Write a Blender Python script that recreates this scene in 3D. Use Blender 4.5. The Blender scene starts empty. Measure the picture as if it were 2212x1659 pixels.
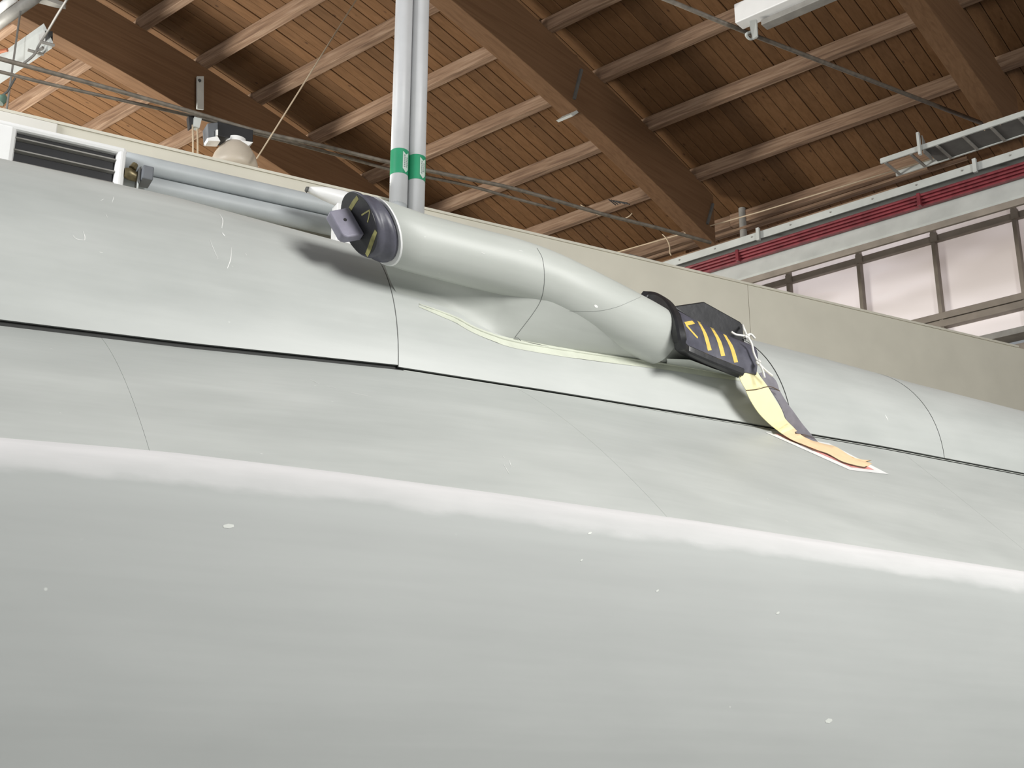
import bpy, math, random
import numpy as np
from mathutils import Vector, Matrix
from mathutils.bvhtree import BVHTree
random.seed(7)
sc = bpy.context.scene
COL = sc.collection

# ------------------------------------------------------------------ camera
CZ = 1.6                       # eye height above the hangar floor
FPX = 2800.0; PITCH = math.radians(18.4)
cam_d = bpy.data.cameras.new('camera'); cam = bpy.data.objects.new('camera', cam_d); COL.objects.link(cam)
cam.location = (0, 0, CZ); cam.rotation_euler = (math.radians(90) + PITCH, 0, 0)
cam_d.sensor_width = 36; cam_d.lens = FPX / 2212 * 36; cam_d.clip_start = 0.05; cam_d.clip_end = 200
sc.camera = cam
# ------------------------------------------------------------------ view
sc.view_settings.view_transform = 'Standard'; sc.view_settings.look = 'None'
sc.view_settings.gamma = 1; sc.view_settings.use_curve_mapping = False
sc.view_settings.exposure = 0.0
# ------------------------------------------------------------------ directions
def V(*a): return Vector(a)
Z = V(0, 0, 1)
aP = math.radians(-49.3)       # purlins, crane girder and glazed wall run this way
P = V(math.sin(aP), math.cos(aP), 0); Q = V(math.cos(aP), -math.sin(aP), 0)
aF = math.radians(61.5)        # aircraft and cream partition run this way
F = V(math.sin(aF), math.cos(aF), 0); N = V(math.cos(aF), -math.sin(aF), 0)   # N points to the viewer's side
def H(p, q, z): return P * p + Q * q + Z * (z + CZ)          # hangar frame, z above eye level
def W(s, d, z): return F * s - N * d + Z * (z + CZ)          # aircraft frame: s along, d away, z above eye level
# ------------------------------------------------------------------ world and lights
wd = bpy.data.worlds.new('overcast'); sc.world = wd; wd.use_nodes = True
wd.node_tree.nodes['Background'].inputs[0].default_value = (0.93, 0.97, 1.0, 1)
wd.node_tree.nodes['Background'].inputs[1].default_value = 0.27
def area(name, loc, target, sx, sy, power, col):
    l = bpy.data.lights.new(name, 'AREA'); l.shape = 'RECTANGLE'; l.size = sx; l.size_y = sy; l.energy = power; l.color = col
    o = bpy.data.objects.new(name, l); COL.objects.link(o); o.location = loc
    o.rotation_euler = (target - loc).to_track_quat('-Z', 'Y').to_euler(); return o
area('hangar_door_daylight', W(4.5, -3.0, 4.5), W(2.4, 5.0, 1.9), 2.8, 2.6, 760, (1.0, 0.99, 0.96))
area('far_window_daylight', H(15.6, 3.0, 3.0), H(13.4, 7.0, 7.8), 3.0, 2.0, 1500, (1.0, 0.97, 0.90))
area('skylight_left', W(-3.2, 6.9, 5.2), W(3.0, 7.4, 3.6), 1.2, 1.2, 260, (1.0, 1.0, 1.0))

# ------------------------------------------------------------------ pixel helpers (a photo pixel of the 2212x1659 frame to a world point)
cth, sth = math.cos(PITCH), math.sin(PITCH)
CAMP = V(0, 0, CZ)
def ray(px, py):
    x = (px - 1106) / FPX; y = (829.5 - py) / FPX
    return V(x, cth - sth * y, sth + cth * y)
def pd(px, py, d):             # point on the plane at distance d in the aircraft frame
    r = ray(px, py); return CAMP + r * (-d / r.dot(N))
def pq_(px, py, q):            # point on the plane at q in the hangar frame
    r = ray(px, py); return CAMP + r * (q / r.dot(Q))
def pp_(px, py, p):
    r = ray(px, py); return CAMP + r * (p / r.dot(P))
def pz(px, py, z):
    r = ray(px, py); return CAMP + r * (z / r.z)

# ------------------------------------------------------------------ materials
def newmat(name):
    m = bpy.data.materials.new(name); m.use_nodes = True
    nt = m.node_tree; return m, nt, nt.nodes['Principled BSDF']
def setp(b, col=None, rough=.5, metal=0, spec=.5):
    if col is not None: b.inputs['Base Color'].default_value = (*col, 1)
    b.inputs['Roughness'].default_value = rough; b.inputs['Metallic'].default_value = metal
    b.inputs['Specular IOR Level'].default_value = spec
def mat(name, col, rough=.5, metal=0, spec=.5, var=.12, scale=6.0, bump=0.0, stretch=(1, 1, 1)):
    m, nt, b = newmat(name); setp(b, col, rough, metal, spec); L = nt.links
    tc = nt.nodes.new('ShaderNodeTexCoord'); mp = nt.nodes.new('ShaderNodeMapping'); mp.inputs['Scale'].default_value = stretch
    nz = nt.nodes.new('ShaderNodeTexNoise'); nz.inputs['Scale'].default_value = scale; nz.inputs['Detail'].default_value = 6
    rp = nt.nodes.new('ShaderNodeValToRGB')
    rp.color_ramp.elements[0].position = .3; rp.color_ramp.elements[1].position = .7
    rp.color_ramp.elements[0].color = (*[c * (1 - var) for c in col], 1)
    rp.color_ramp.elements[1].color = (*[min(1, c * (1 + var)) for c in col], 1)
    L.new(tc.outputs['Object'], mp.inputs[0]); L.new(mp.outputs[0], nz.inputs['Vector'])
    L.new(nz.outputs['Fac'], rp.inputs[0]); L.new(rp.outputs[0], b.inputs['Base Color'])
    if bump:
        bp = nt.nodes.new('ShaderNodeBump'); bp.inputs['Strength'].default_value = bump; bp.inputs['Distance'].default_value = .01
        L.new(nz.outputs['Fac'], bp.inputs['Height']); L.new(bp.outputs[0], b.inputs['Normal'])
    return m
def wood(name, c0, c1, dark, rough=.7, rnd=.25, knots=True, sx=.7, ax=None):
    m, nt, b = newmat(name); setp(b, c0, rough, 0, .3); L = nt.links; nn = nt.nodes.new
    tc = nn('ShaderNodeTexCoord'); r1 = nn('ShaderNodeMapping'); a_ = ax or Q; r1.inputs['Rotation'].default_value = (0, 0, -math.atan2(a_.y, a_.x))
    oi = nn('ShaderNodeObjectInfo'); add = nn('ShaderNodeVectorMath'); add.operation = 'ADD'
    sc_ = nn('ShaderNodeVectorMath'); sc_.operation = 'SCALE'; sc_.inputs[3].default_value = 37.0
    cmb = nn('ShaderNodeCombineXYZ')
    for i in range(3): L.new(oi.outputs['Random'], cmb.inputs[i])
    L.new(cmb.outputs[0], sc_.inputs[0])
    L.new(tc.outputs['Object'], r1.inputs[0]); L.new(r1.outputs[0], add.inputs[0]); L.new(sc_.outputs[0], add.inputs[1])
    m2 = nn('ShaderNodeMapping'); m2.inputs['Scale'].default_value = (sx, 14, 14); L.new(add.outputs[0], m2.inputs[0])
    nz = nn('ShaderNodeTexNoise'); nz.inputs['Scale'].default_value = 2.2; nz.inputs['Detail'].default_value = 7; nz.inputs['Distortion'].default_value = .6
    L.new(m2.outputs[0], nz.inputs['Vector'])
    rp = nn('ShaderNodeValToRGB'); e = rp.color_ramp.elements
    e[0].position = .32; e[0].color = (*dark, 1); e[1].position = .72; e[1].color = (*c1, 1)
    k = e.new(.5); k.color = (*c0, 1)
    L.new(nz.outputs['Fac'], rp.inputs[0]); last = rp.outputs[0]
    if knots:
        m3 = nn('ShaderNodeMapping'); m3.inputs['Scale'].default_value = (2.2, 4.5, 4); L.new(add.outputs[0], m3.inputs[0])
        vo = nn('ShaderNodeTexVoronoi'); vo.inputs['Scale'].default_value = 1.3; L.new(m3.outputs[0], vo.inputs['Vector'])
        kr = nn('ShaderNodeValToRGB'); kr.color_ramp.elements[0].position = .03; kr.color_ramp.elements[1].position = .10
        kr.color_ramp.elements[0].color = (.25, .18, .14, 1); kr.color_ramp.elements[1].color = (1, 1, 1, 1)
        L.new(vo.outputs['Distance'], kr.inputs[0])
        mx = nn('ShaderNodeMixRGB'); mx.blend_type = 'MULTIPLY'; mx.inputs[0].default_value = .8
        L.new(last, mx.inputs[1]); L.new(kr.outputs[0], mx.inputs[2]); last = mx.outputs[0]
    mr = nn('ShaderNodeMapRange'); mr.inputs[3].default_value = 1 - rnd; mr.inputs[4].default_value = 1 + rnd
    L.new(oi.outputs['Random'], mr.inputs[0])
    hs = nn('ShaderNodeHueSaturation'); L.new(mr.outputs[0], hs.inputs['Value']); L.new(last, hs.inputs['Color'])
    L.new(hs.outputs[0], b.inputs['Base Color'])
    bp = nn('ShaderNodeBump'); bp.inputs['Strength'].default_value = .25; bp.inputs['Distance'].default_value = .004
    L.new(nz.outputs['Fac'], bp.inputs['Height']); L.new(bp.outputs[0], b.inputs['Normal'])
    return m
def paint(name, c0, c1, rough=.42, dust=True, band=None):
    """weathered aircraft primer: broad mottling, streaks along the fuselage, tiny pale specks"""
    m, nt, b = newmat(name); setp(b, c0, rough, 0, .5); L = nt.links; nn = nt.nodes.new
    tc = nn('ShaderNodeTexCoord'); r1 = nn('ShaderNodeMapping'); r1.inputs['Rotation'].default_value = (0, 0, -math.atan2(F.y, F.x))
    L.new(tc.outputs['Object'], r1.inputs[0])
    m2 = nn('ShaderNodeMapping'); m2.inputs['Scale'].default_value = (1.0, 2.5, 2.5); L.new(r1.outputs[0], m2.inputs[0])
    nz = nn('ShaderNodeTexNoise'); nz.inputs['Scale'].default_value = 1.6; nz.inputs['Detail'].default_value = 5; nz.inputs['Roughness'].default_value = .55
    L.new(m2.outputs[0], nz.inputs['Vector'])
    rp = nn('ShaderNodeValToRGB'); rp.color_ramp.elements[0].position = .3; rp.color_ramp.elements[1].position = .7
    rp.color_ramp.elements[0].color = (*c0, 1); rp.color_ramp.elements[1].color = (*c1, 1)
    L.new(nz.outputs['Fac'], rp.inputs[0])
    m3 = nn('ShaderNodeMapping'); m3.inputs['Scale'].default_value = (1.2, 22, 22); L.new(r1.outputs[0], m3.inputs[0])
    n3 = nn('ShaderNodeTexNoise'); n3.inputs['Scale'].default_value = 1.5; n3.inputs['Detail'].default_value = 4; L.new(m3.outputs[0], n3.inputs['Vector'])
    r3 = nn('ShaderNodeValToRGB'); r3.color_ramp.elements[0].position = .3; r3.color_ramp.elements[1].position = .7
    r3.color_ramp.elements[0].color = (.93, .93, .93, 1); r3.color_ramp.elements[1].color = (1, 1, 1, 1); L.new(n3.outputs['Fac'], r3.inputs[0])
    mx = nn('ShaderNodeMixRGB'); mx.blend_type = 'MULTIPLY'; mx.inputs[0].default_value = .6
    L.new(rp.outputs[0], mx.inputs[1]); L.new(r3.outputs[0], mx.inputs[2]); last = mx.outputs[0]
    if dust:
        vo = nn('ShaderNodeTexVoronoi'); vo.inputs['Scale'].default_value = 9; L.new(r1.outputs[0], vo.inputs['Vector'])
        kr = nn('ShaderNodeValToRGB'); kr.color_ramp.elements[0].position = .03; kr.color_ramp.elements[1].position = .05
        kr.color_ramp.elements[0].color = (1, 1, 1, 1); kr.color_ramp.elements[1].color = (0, 0, 0, 1); L.new(vo.outputs['Distance'], kr.inputs[0])
        n4 = nn('ShaderNodeTexNoise'); n4.inputs['Scale'].default_value = 3; L.new(r1.outputs[0], n4.inputs['Vector'])
        r4 = nn('ShaderNodeValToRGB'); r4.color_ramp.elements[0].position = .56; r4.color_ramp.elements[1].position = .66; L.new(n4.outputs['Fac'], r4.inputs[0])
        mu = nn('ShaderNodeMath'); mu.operation = 'MULTIPLY'; L.new(kr.outputs[0], mu.inputs[0]); L.new(r4.outputs[0], mu.inputs[1])
        mu2 = nn('ShaderNodeMath'); mu2.operation = 'MULTIPLY'; mu2.inputs[1].default_value = .5; L.new(mu.outputs[0], mu2.inputs[0])
        mx2 = nn('ShaderNodeMixRGB'); mx2.inputs[2].default_value = (.75, .77, .72, 1); L.new(mu2.outputs[0], mx2.inputs[0]); L.new(last, mx2.inputs[1]); last = mx2.outputs[0]
    if band:  # paler crest paint; its brightening toward the top is highlight put into the colour
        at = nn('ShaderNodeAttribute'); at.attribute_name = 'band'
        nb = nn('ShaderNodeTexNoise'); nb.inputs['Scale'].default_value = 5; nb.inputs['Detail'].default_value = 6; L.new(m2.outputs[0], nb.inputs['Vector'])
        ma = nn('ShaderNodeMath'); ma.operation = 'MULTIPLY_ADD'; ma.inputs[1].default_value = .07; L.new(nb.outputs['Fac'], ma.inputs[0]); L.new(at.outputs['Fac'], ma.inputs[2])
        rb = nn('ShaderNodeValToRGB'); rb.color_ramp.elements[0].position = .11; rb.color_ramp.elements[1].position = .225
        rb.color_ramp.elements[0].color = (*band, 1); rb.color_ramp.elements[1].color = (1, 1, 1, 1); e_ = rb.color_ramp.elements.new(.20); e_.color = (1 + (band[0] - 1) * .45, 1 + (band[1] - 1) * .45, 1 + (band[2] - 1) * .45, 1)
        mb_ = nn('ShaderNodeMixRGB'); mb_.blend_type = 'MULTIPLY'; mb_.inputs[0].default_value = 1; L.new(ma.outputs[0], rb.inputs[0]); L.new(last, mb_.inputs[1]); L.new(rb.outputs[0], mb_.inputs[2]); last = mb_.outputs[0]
    L.new(last, b.inputs['Base Color'])
    ra = nn('ShaderNodeMapRange'); ra.inputs[3].default_value = rough - .06; ra.inputs[4].default_value = rough + .1
    L.new(nz.outputs['Fac'], ra.inputs[0]); L.new(ra.outputs[0], b.inputs['Roughness'])
    return m

M = {}
M['paint'] = paint('weathered_grey_green_paint', (.475, .495, .475), (.56, .578, .555))
M['paint_low'] = paint('weathered_grey_paint', (.385, .40, .388), (.42, .435, .422), rough=.62, band=(1.75, 1.66, 1.71))  # band: ragged pale paint, with the crest highlight painted in
M['paint_fair'] = paint('fairing_paint', (.465, .485, .45), (.54, .56, .525), .45)
M['gap'] = mat('gap_shadow_rubber', (.03, .032, .03), .7)
M['filler'] = mat('pale_seal_strip', (.6, .62, .58), .5)
M['sealant'] = mat('yellowed_sealant', (.62, .645, .54), .55, var=.06, scale=14, bump=.5)
M['scratch'] = mat('bare_white_scratch', (.9, .9, .87), .6)
M['line'] = mat('thin_dark_line', (.12, .125, .12), .6)
M['rubber'] = mat('slate_rubber', (.085, .084, .108), .42, var=.25, scale=18, bump=.15)
M['rubber_black'] = mat('black_rubber', (.02, .02, .022), .38, var=.3, scale=14, bump=.2)
M['rubber_grey'] = mat('violet_grey_rubber', (.26, .25, .31), .45, var=.12, scale=20)
M['yellow_paint'] = mat('chipped_yellow_paint', (.78, .56, .12), .6, var=.12, scale=40)
M['olive_paint'] = mat('dull_yellow_paint', (.30, .28, .10), .6, var=.3, scale=30)
M['yellow_web'] = mat('pale_yellow_webbing', (.95, .87, .50), .8, var=.03, scale=20)
M['orange_web'] = mat('faded_orange_webbing', (.93, .68, .42), .8, var=.06, scale=20)
M['grey_web'] = mat('grey_webbing', (.21, .2, .225), .8, var=.1, scale=30)
M['cord'] = mat('white_cord', (.85, .84, .8), .7)
M['stick_red'] = mat('faded_red_print', (.85, .36, .33), .5)
M['stick_white'] = mat('white_print', (.9, .9, .88), .5)
M['thread'] = mat('dark_thread', (.12, .08, .05), .8)
M['plank'] = wood('pine_plank', (.128, .064, .026), (.145, .073, .032), (.108, .052, .020), rnd=.16)
M['beam'] = wood('glulam_timber', (.145, .078, .038), (.165, .09, .046), (.122, .063, .03), rnd=.05, knots=False, sx=.5)
M['purlin'] = wood('weathered_purlin_timber', (.22, .14, .09), (.30, .21, .145), (.14, .085, .055), rnd=.12, knots=False, sx=.9, ax=P)
M['deck'] = mat('dark_roof_deck', (.05, .03, .02), .9)
M['wall'] = mat('cream_wall_panel', (.66, .63, .53), .6, var=.04, scale=3)
M['wall_patch'] = mat('pale_wall_patch', (.74, .72, .66), .6, var=.04, scale=3)
M['steel'] = mat('pale_grey_painted_steel', (.50, .52, .50), .5, var=.1, scale=4)
M['steel_dark'] = mat('dark_grey_steel', (.10, .10, .095), .6, var=.2)
M['steel_mid'] = mat('dull_grey_steel', (.26, .25, .23), .55, var=.2)
M['conduit'] = mat('dusty_grey_conduit', (.15, .13, .105), .6, var=.3, scale=20)
M['steel_brown'] = mat('grey_brown_window_bar', (.25, .215, .18), .6, var=.15)
M['red'] = mat('red_conductor_rail', (.20, .032, .042), .4, var=.3, scale=9, stretch=(1, 1, 1))
M['pipe'] = mat('light_grey_pipe', (.62, .63, .64), .45, var=.04)
M['pipe2'] = mat('blue_grey_pipe', (.47, .50, .51), .5, var=.06)
M['white'] = mat('white_enamel', (.85, .85, .84), .4, var=.03)
M['white_hot'] = mat('bright_white_duct', (.93, .93, .92), .4, var=.01)
M['black'] = mat('matt_black', (.012, .012, .014), .5, var=.2)
M['green'] = mat('green_label', (.03, .30, .15), .4, var=.06)
M['label_white'] = mat('label_arrow', (.62, .72, .66), .5, var=.03)
M['label_ink'] = mat('label_ink', (.06, .10, .09), .6)
M['dome'] = mat('beige_lamp_dome', (.52, .46, .38), .45, var=.06)
M['brass'] = mat('old_brass', (.16, .13, .07), .4, .6, var=.35, scale=30)
M['valve_grey'] = mat('grey_actuator_box', (.14, .15, .165), .5)
M['rope'] = mat('pale_wire_rope', (.50, .40, .28), .6)
M['concrete'] = mat('grey_concrete_floor', (.30, .29, .28), .6, var=.1, scale=2)
M['rust'] = mat('rusty_orange_pipe', (.45, .15, .07), .6)
M['green_paint'] = mat('dull_green_paint', (.10, .17, .13), .6)
M['tyre'] = mat('black_tyre', (.02, .02, .02), .8)
def glass_mat():
    m, nt, b = newmat('translucent_daylight_sheet'); L = nt.links; nn = nt.nodes.new
    setp(b, (.6, .57, .56), .6)
    tc = nn('ShaderNodeTexCoord'); r1 = nn('ShaderNodeMapping'); r1.inputs['Rotation'].default_value = (0, 0, -math.atan2(P.y, P.x)); L.new(tc.outputs['Object'], r1.inputs[0])
    m2 = nn('ShaderNodeMapping'); m2.inputs['Scale'].default_value = (.35, 1, 1.3); L.new(r1.outputs[0], m2.inputs[0])
    nz = nn('ShaderNodeTexNoise'); nz.inputs['Scale'].default_value = 1.3; nz.inputs['Detail'].default_value = 2; L.new(m2.outputs[0], nz.inputs['Vector'])
    rp = nn('ShaderNodeValToRGB'); rp.color_ramp.elements[0].position = .40; rp.color_ramp.elements[1].position = .58
    rp.color_ramp.elements[0].color = (.24, .20, .185, 1); rp.color_ramp.elements[1].color = (.42, .37, .37, 1)
    L.new(nz.outputs['Fac'], rp.inputs[0]); L.new(rp.outputs[0], b.inputs['Emission Color']); b.inputs['Emission Strength'].default_value = 1.0
    return m
M['pane'] = glass_mat()

# ------------------------------------------------------------------ mesh helpers
def topmost(o):
    while o.parent: o = o.parent
    return o
class MB:
    def __init__(s): s.v = []; s.f = []; s.m = []; s.mi = 0
    def add(s, vs, fs):
        k = len(s.v); s.v += [Vector(v) for v in vs]; s.f += [tuple(i + k for i in f) for f in fs]; s.m += [s.mi] * len(fs); return s
    def box(s, c, ax, ay, az):  # centre, three half vectors
        vs = [c + ax * i + ay * j + az * k for k in (-1, 1) for j in (-1, 1) for i in (-1, 1)]
        return s.add(vs, [(0, 2, 3, 1), (4, 5, 7, 6), (0, 1, 5, 4), (2, 6, 7, 3), (0, 4, 6, 2), (1, 3, 7, 5)])
    def prism(s, pts, vec):
        n = len(pts); vs = list(pts) + [p + vec for p in pts]
        fs = [tuple(range(n)), tuple(range(2 * n - 1, n - 1, -1))] + [(i, i + n, (i + 1) % n + n, (i + 1) % n) for i in range(n)]
        return s.add(vs, fs)
    def loft(s, rings, closed=True, caps=True):
        n = len(rings[0]); vs = [p for r in rings for p in r]; fs = []
        for i in range(len(rings) - 1):
            for j in range(n if closed else n - 1):
                a = i * n + j; b = i * n + (j + 1) % n; fs.append((a, b, b + n, a + n))
        if caps and closed: fs += [tuple(range(n))[::-1], tuple(range((len(rings) - 1) * n, len(rings) * n))]
        return s.add(vs, fs)
    def tube(s, path, r, n=12, up=Z, caps=True):
        rr = r if isinstance(r, (list, tuple)) else [r] * len(path); rings = []
        prev = None
        for i, p in enumerate(path):
            t = (path[min(i + 1, len(path) - 1)] - path[max(i - 1, 0)]).normalized()
            a = t.cross(up) if prev is None else prev - t * prev.dot(t)
            if a.length < 1e-4: a = t.cross(V(1, .3, 0))
            a.normalize(); prev = a; b = t.cross(a)
            rings.append([p + (a * math.cos(k * 2 * math.pi / n) + b * math.sin(k * 2 * math.pi / n)) * rr[i] for k in range(n)])
        return s.loft(rings, True, caps)
    def build(s, name, mats, parent=None, smooth=False, bevel=0, angle=40):
        if not isinstance(mats, (list, tuple)): mats = [mats]
        org = topmost(parent).location.copy() if parent else sum(s.v, V(0, 0, 0)) / len(s.v)
        me = bpy.data.meshes.new(name); me.from_pydata([v - org for v in s.v], [], s.f)
        for m in mats: me.materials.append(M[m])
        if len(mats) > 1: me.polygons.foreach_set('material_index', s.m)
        import bmesh
        bm = bmesh.new(); bm.from_mesh(me); bmesh.ops.recalc_face_normals(bm, faces=bm.faces); bm.to_mesh(me); bm.free()
        if smooth:
            me.polygons.foreach_set('use_smooth', [True] * len(me.polygons))
            if smooth != 'all': me.set_sharp_from_angle(angle=math.radians(angle))
        o = bpy.data.objects.new(name, me); COL.objects.link(o)
        if parent: o.parent = parent
        else: o.location = org
        if bevel:
            b = o.modifiers.new('bevel', 'BEVEL'); b.width = bevel; b.segments = 2; b.limit_method = 'ANGLE'
        return o
def empty(name, loc):
    o = bpy.data.objects.new(name, None); COL.objects.link(o); o.location = loc; o.empty_display_size = .1; return o
def tag(o, label=None, cat=None, group=None, kind=None):
    for k, v in (('label', label), ('category', cat), ('group', group), ('kind', kind)):
        if v: o[k] = v
    return o
def lab(o, t): o['label'] = t; return o
def cr(pts, n=8):              # Catmull-Rom through vectors
    out = []; L = [pts[0] * 2 - pts[1]] + list(pts) + [pts[-1] * 2 - pts[-2]]
    for i in range(1, len(L) - 2):
        for k in range(n):
            t = k / n; a, b, c, d = L[i - 1:i + 3]
            out.append(.5 * ((2 * b) + (c - a) * t + (2 * a - 5 * b + 4 * c - d) * t * t + (3 * b - a - 3 * c + d) * t ** 3))
    out.append(pts[-1]); return out
def ip(x, tab): return float(np.interp(x, [t[0] for t in tab], [t[1] for t in tab]))

# ================================================================== THE SETTING
o = MB().box(V(2, 6, -.05), V(14, 0, 0), V(0, 13, 0), V(0, 0, .05)).build('floor', 'concrete'); tag(o, 'grey concrete hangar floor', None, None, 'structure')

# --- ceiling: curved, planks over purlins between glued timber beams
def zb(q): return 7.81 - .0167 * (q - 3.86) ** 2      # underside of the beams
BD = .82; BT = .66     # planks, and the top of the beams, above the beam underside
def zp(q): return zb(q) + BD                          # underside of the planks
ceiling = empty('ceiling', V(0, 0, 0)); tag(ceiling, 'curved timber ceiling of pine planks on purlins', None, None, 'structure')
PUR = [4.1, 5.0, 5.92, 6.83, 7.66, 8.46, 9.38, 10.31, 11.24, 12.22, 13.15]
d = MB(); qs = [3 + .8 * i for i in range(15)]
d.loft([[H(-1, q, zp(q) + .035), H(18.2, q, zp(q) + .035), H(18.2, q, zp(q) + .1), H(-1, q, zp(q) + .1)] for q in qs]).build('roof_deck', 'deck', ceiling)
qn = [3.0] + [q - .05 for q in PUR] + [14.1]
PW = .145; meshes = []
for var in range(5):
    g = random.Random(var); b = MB(); w = (PW - .0045) / 2; dz = (0, .004, .008, .002, .006)[var]
    rings = []
    for q in qn:
        z = zp(q) + dz
        rings.append([P * -w + Q * q + Z * (z + CZ + .004), P * (-w + .005) + Q * q + Z * (z + CZ), P * (w - .005) + Q * q + Z * (z + CZ),
                      P * w + Q * q + Z * (z + CZ + .004), P * w + Q * q + Z * (z + CZ + .022), P * -w + Q * q + Z * (z + CZ + .022)])
    n = 6; vs = [p for r in rings for p in r]; fs = []
    for i in range(len(rings) - 1):
        for j in (5, 0, 1, 2, 3): a = i * n + j; bb = i * n + (j + 1) % n; fs.append((a, bb, bb + n, a + n))
    me = bpy.data.meshes.new('plank'); me.from_pydata([tuple(v) for v in vs], [], fs); me.materials.append(M['plank']); meshes.append(me)
k = 0; p = -.6
while p < 18:
    ob = bpy.data.objects.new('plank', meshes[(k * 7 + k // 3) % 5]); COL.objects.link(ob); ob.parent = ceiling; ob.location = P * p
    p += PW; k += 1
BEAMS = [0.0, 3.78, 7.5, 11.25, 15.0]; BW = .21
for i in range(len(BEAMS)):
    p0 = BEAMS[i] + BW / 2; p1 = BEAMS[i + 1] + BW / 2 if i + 1 < len(BEAMS) else 18.2
    for q in PUR:
        jx = random.uniform(-.015, .015)
        mb = MB().box(H((p0 + p1) / 2, q - .045 + jx, zb(q) + (BT + BD) / 2), P * ((p1 - p0) / 2 - .003), Q * .045, Z * ((BD - BT) / 2))
        mb.build('purlin', 'purlin', ceiling, bevel=.004)
bl = ['curved glued timber roof beam cut off at the far right top corner', 'curved glued timber roof beam at the upper right, beside the white batten light',
      'long curved glued timber roof beam in the middle, over the twin vertical pipes', 'dark curved glued timber roof beam at upper left, above the domed lamp',
      'farthest curved glued timber roof beam, hidden in the upper left corner']
qb = [3.0 + i * .317 for i in range(31)]
beams = []
for p, l in zip(BEAMS, bl):
    mb = MB().loft([[H(p, q, zb(q)), H(p + BW, q, zb(q)), H(p + BW, q, zb(q) + BT), H(p, q, zb(q) + BT)] for q in qb])
    o = mb.build('roof_beam', 'beam', None, bevel=.006); tag(o, l, 'beam', 'glued timber roof beams', 'structure'); beams.append(o)

# --- cream partition
DW = 8.0; ZT = 2.675 * DW / 5
wall = empty('wall_back', W(3, DW, -CZ)); tag(wall, 'cream panelled partition wall behind the aircraft', None, None, 'structure')
sj = [-1.5, .1, 3.39, 6.625, 10.02]
for a, b in zip(sj[:-1], sj[1:]):
    MB().box(W((a + b) / 2, DW + .05, (ZT - CZ) / 2), F * ((b - a) / 2 - .002), N * .05, Z * ((ZT + CZ) / 2)).build('wall_panel', 'wall', wall, bevel=.003)
MB().box(W(4.2, DW + .06, (ZT - CZ) / 2), F * 5.6, N * .03, Z * ((ZT + CZ) / 2 - .01)).build('panel_backing', 'steel_dark', wall)
MB().box(W(.27, DW - .008, ZT - .2), F * .7, N * .008, Z * .196).build('wall_patch_panel', 'wall_patch', wall, bevel=.01)
MB().box(W(4.2, DW + .05, ZT + .008), F * 5.7, N * .06, Z * .01).build('wall_capping', 'wall', wall)

# --- glazed side wall behind the crane girder
QW = 14.0
win = empty('window_1', H(8, QW, 0)); tag(win, 'translucent glazed wall with grey bars at the right', None, None, 'structure')
mp = [2.0, 2.5, 3.45, 4.42, 5.38, 6.34, 7.31, 8.28, 9.25, 10.2, 11.2]
def bar(a, b, z0, z1, q0=QW - .06, q1=QW - .01):
    return MB().box(H((a + b) / 2, (q0 + q1) / 2, (z0 + z1) / 2), P * ((b - a) / 2), Q * ((q1 - q0) / 2), Z * ((z1 - z0) / 2))
for a, b in zip(mp[:-1], mp[1:]):
    for z0, z1 in ((5.09, 5.40), (5.48, 6.50), (6.50, 7.4)):
        MB().box(H((a + b) / 2, QW, (z0 + z1) / 2), P * ((b - a) / 2), Q * .01, Z * ((z1 - z0) / 2)).build('pane', 'pane', win)
for x in mp: bar(x - .022, x + .022, 5.0, 7.3, QW - .1, QW - .01).build('mullion', 'steel_brown', win)
bar(2, 11.2, 6.455, 6.535, QW - .08).build('glazing_rail', 'steel_brown', win, bevel=.006)
bar(2, 11.2, 5.46, 5.54, QW - .12).build('glazing_rail', 'steel_brown', win, bevel=.006)
bar(2, 11.2, 5.365, 5.448, QW - .12).build('glazing_rail', 'steel_brown', win, bevel=.006)
for x in mp[2:8]: bar(x - .06, x + .02, 6.44, 6.55, QW - .12, QW - .08).build('rail_clip', 'steel_brown', win)
wr = MB().box(H(7, QW + .1, (5.0 - CZ) / 2), P * 11, Q * .1, Z * ((5.0 + CZ) / 2 )).build('wall_right', 'steel_brown'); tag(wr, 'dull brown wall below the glazing', None, None, 'structure')
tl = bar(2, 11.2, 5.03, 5.10, QW - .25, QW).build('trim_1', 'steel_mid'); tag(tl, 'grey sill ledge below the glazed wall', None, None, 'structure')
tp = bar(1, 17, 7.42, 7.75, QW - .5, QW - .4).build('trim_2', 'purlin'); tag(tp, 'timber wall plate under the ceiling edge', None, None, 'structure')
# wall beyond, far left
wf = MB().box(H(18.2, 8, 2.0), P * .05, Q * 6, Z * 6).build('wall_far', 'wall'); tag(wf, 'far end wall hidden behind the partition', None, None, 'structure')

# ================================================================== AIRCRAFT
def zs(s): return ip(s, [(-4, 1.45), (-1, 1.575), (.45, 1.635), (1.1, 1.665), (1.97, 1.722), (2.7, 1.732), (3.7, 1.74), (4.6, 1.741), (5.6, 1.726), (7, 1.70), (11, 1.5)])
def hh(s): return ip(s, [(-4, 1.0), (-1, 1.02), (.4, .988), (1.1, .95), (1.9, .84), (2.8, .79), (4.25, .745), (5.3, .69), (6.25, .665), (8, .62), (11, .5)])
def ab(s): return ip(s, [(-4, .5), (2.5, .55), (4.75, .9), (11, .95)]), ip(s, [(-4, .155), (2.5, .155), (4.75, .03), (11, .03)])
def zc(s): return ip(s, [(-4, .80), (-1, .86), (.36, .882), (.75, .9), (1.26, .904), (1.8, .901), (2.45, .894), (4.0, .858), (7, .74), (11, .5)])
def spine_pt(s, ph): return W(s, 5.5 - .9 * math.cos(ph), zs(s) + hh(s) * math.sin(ph))
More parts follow.
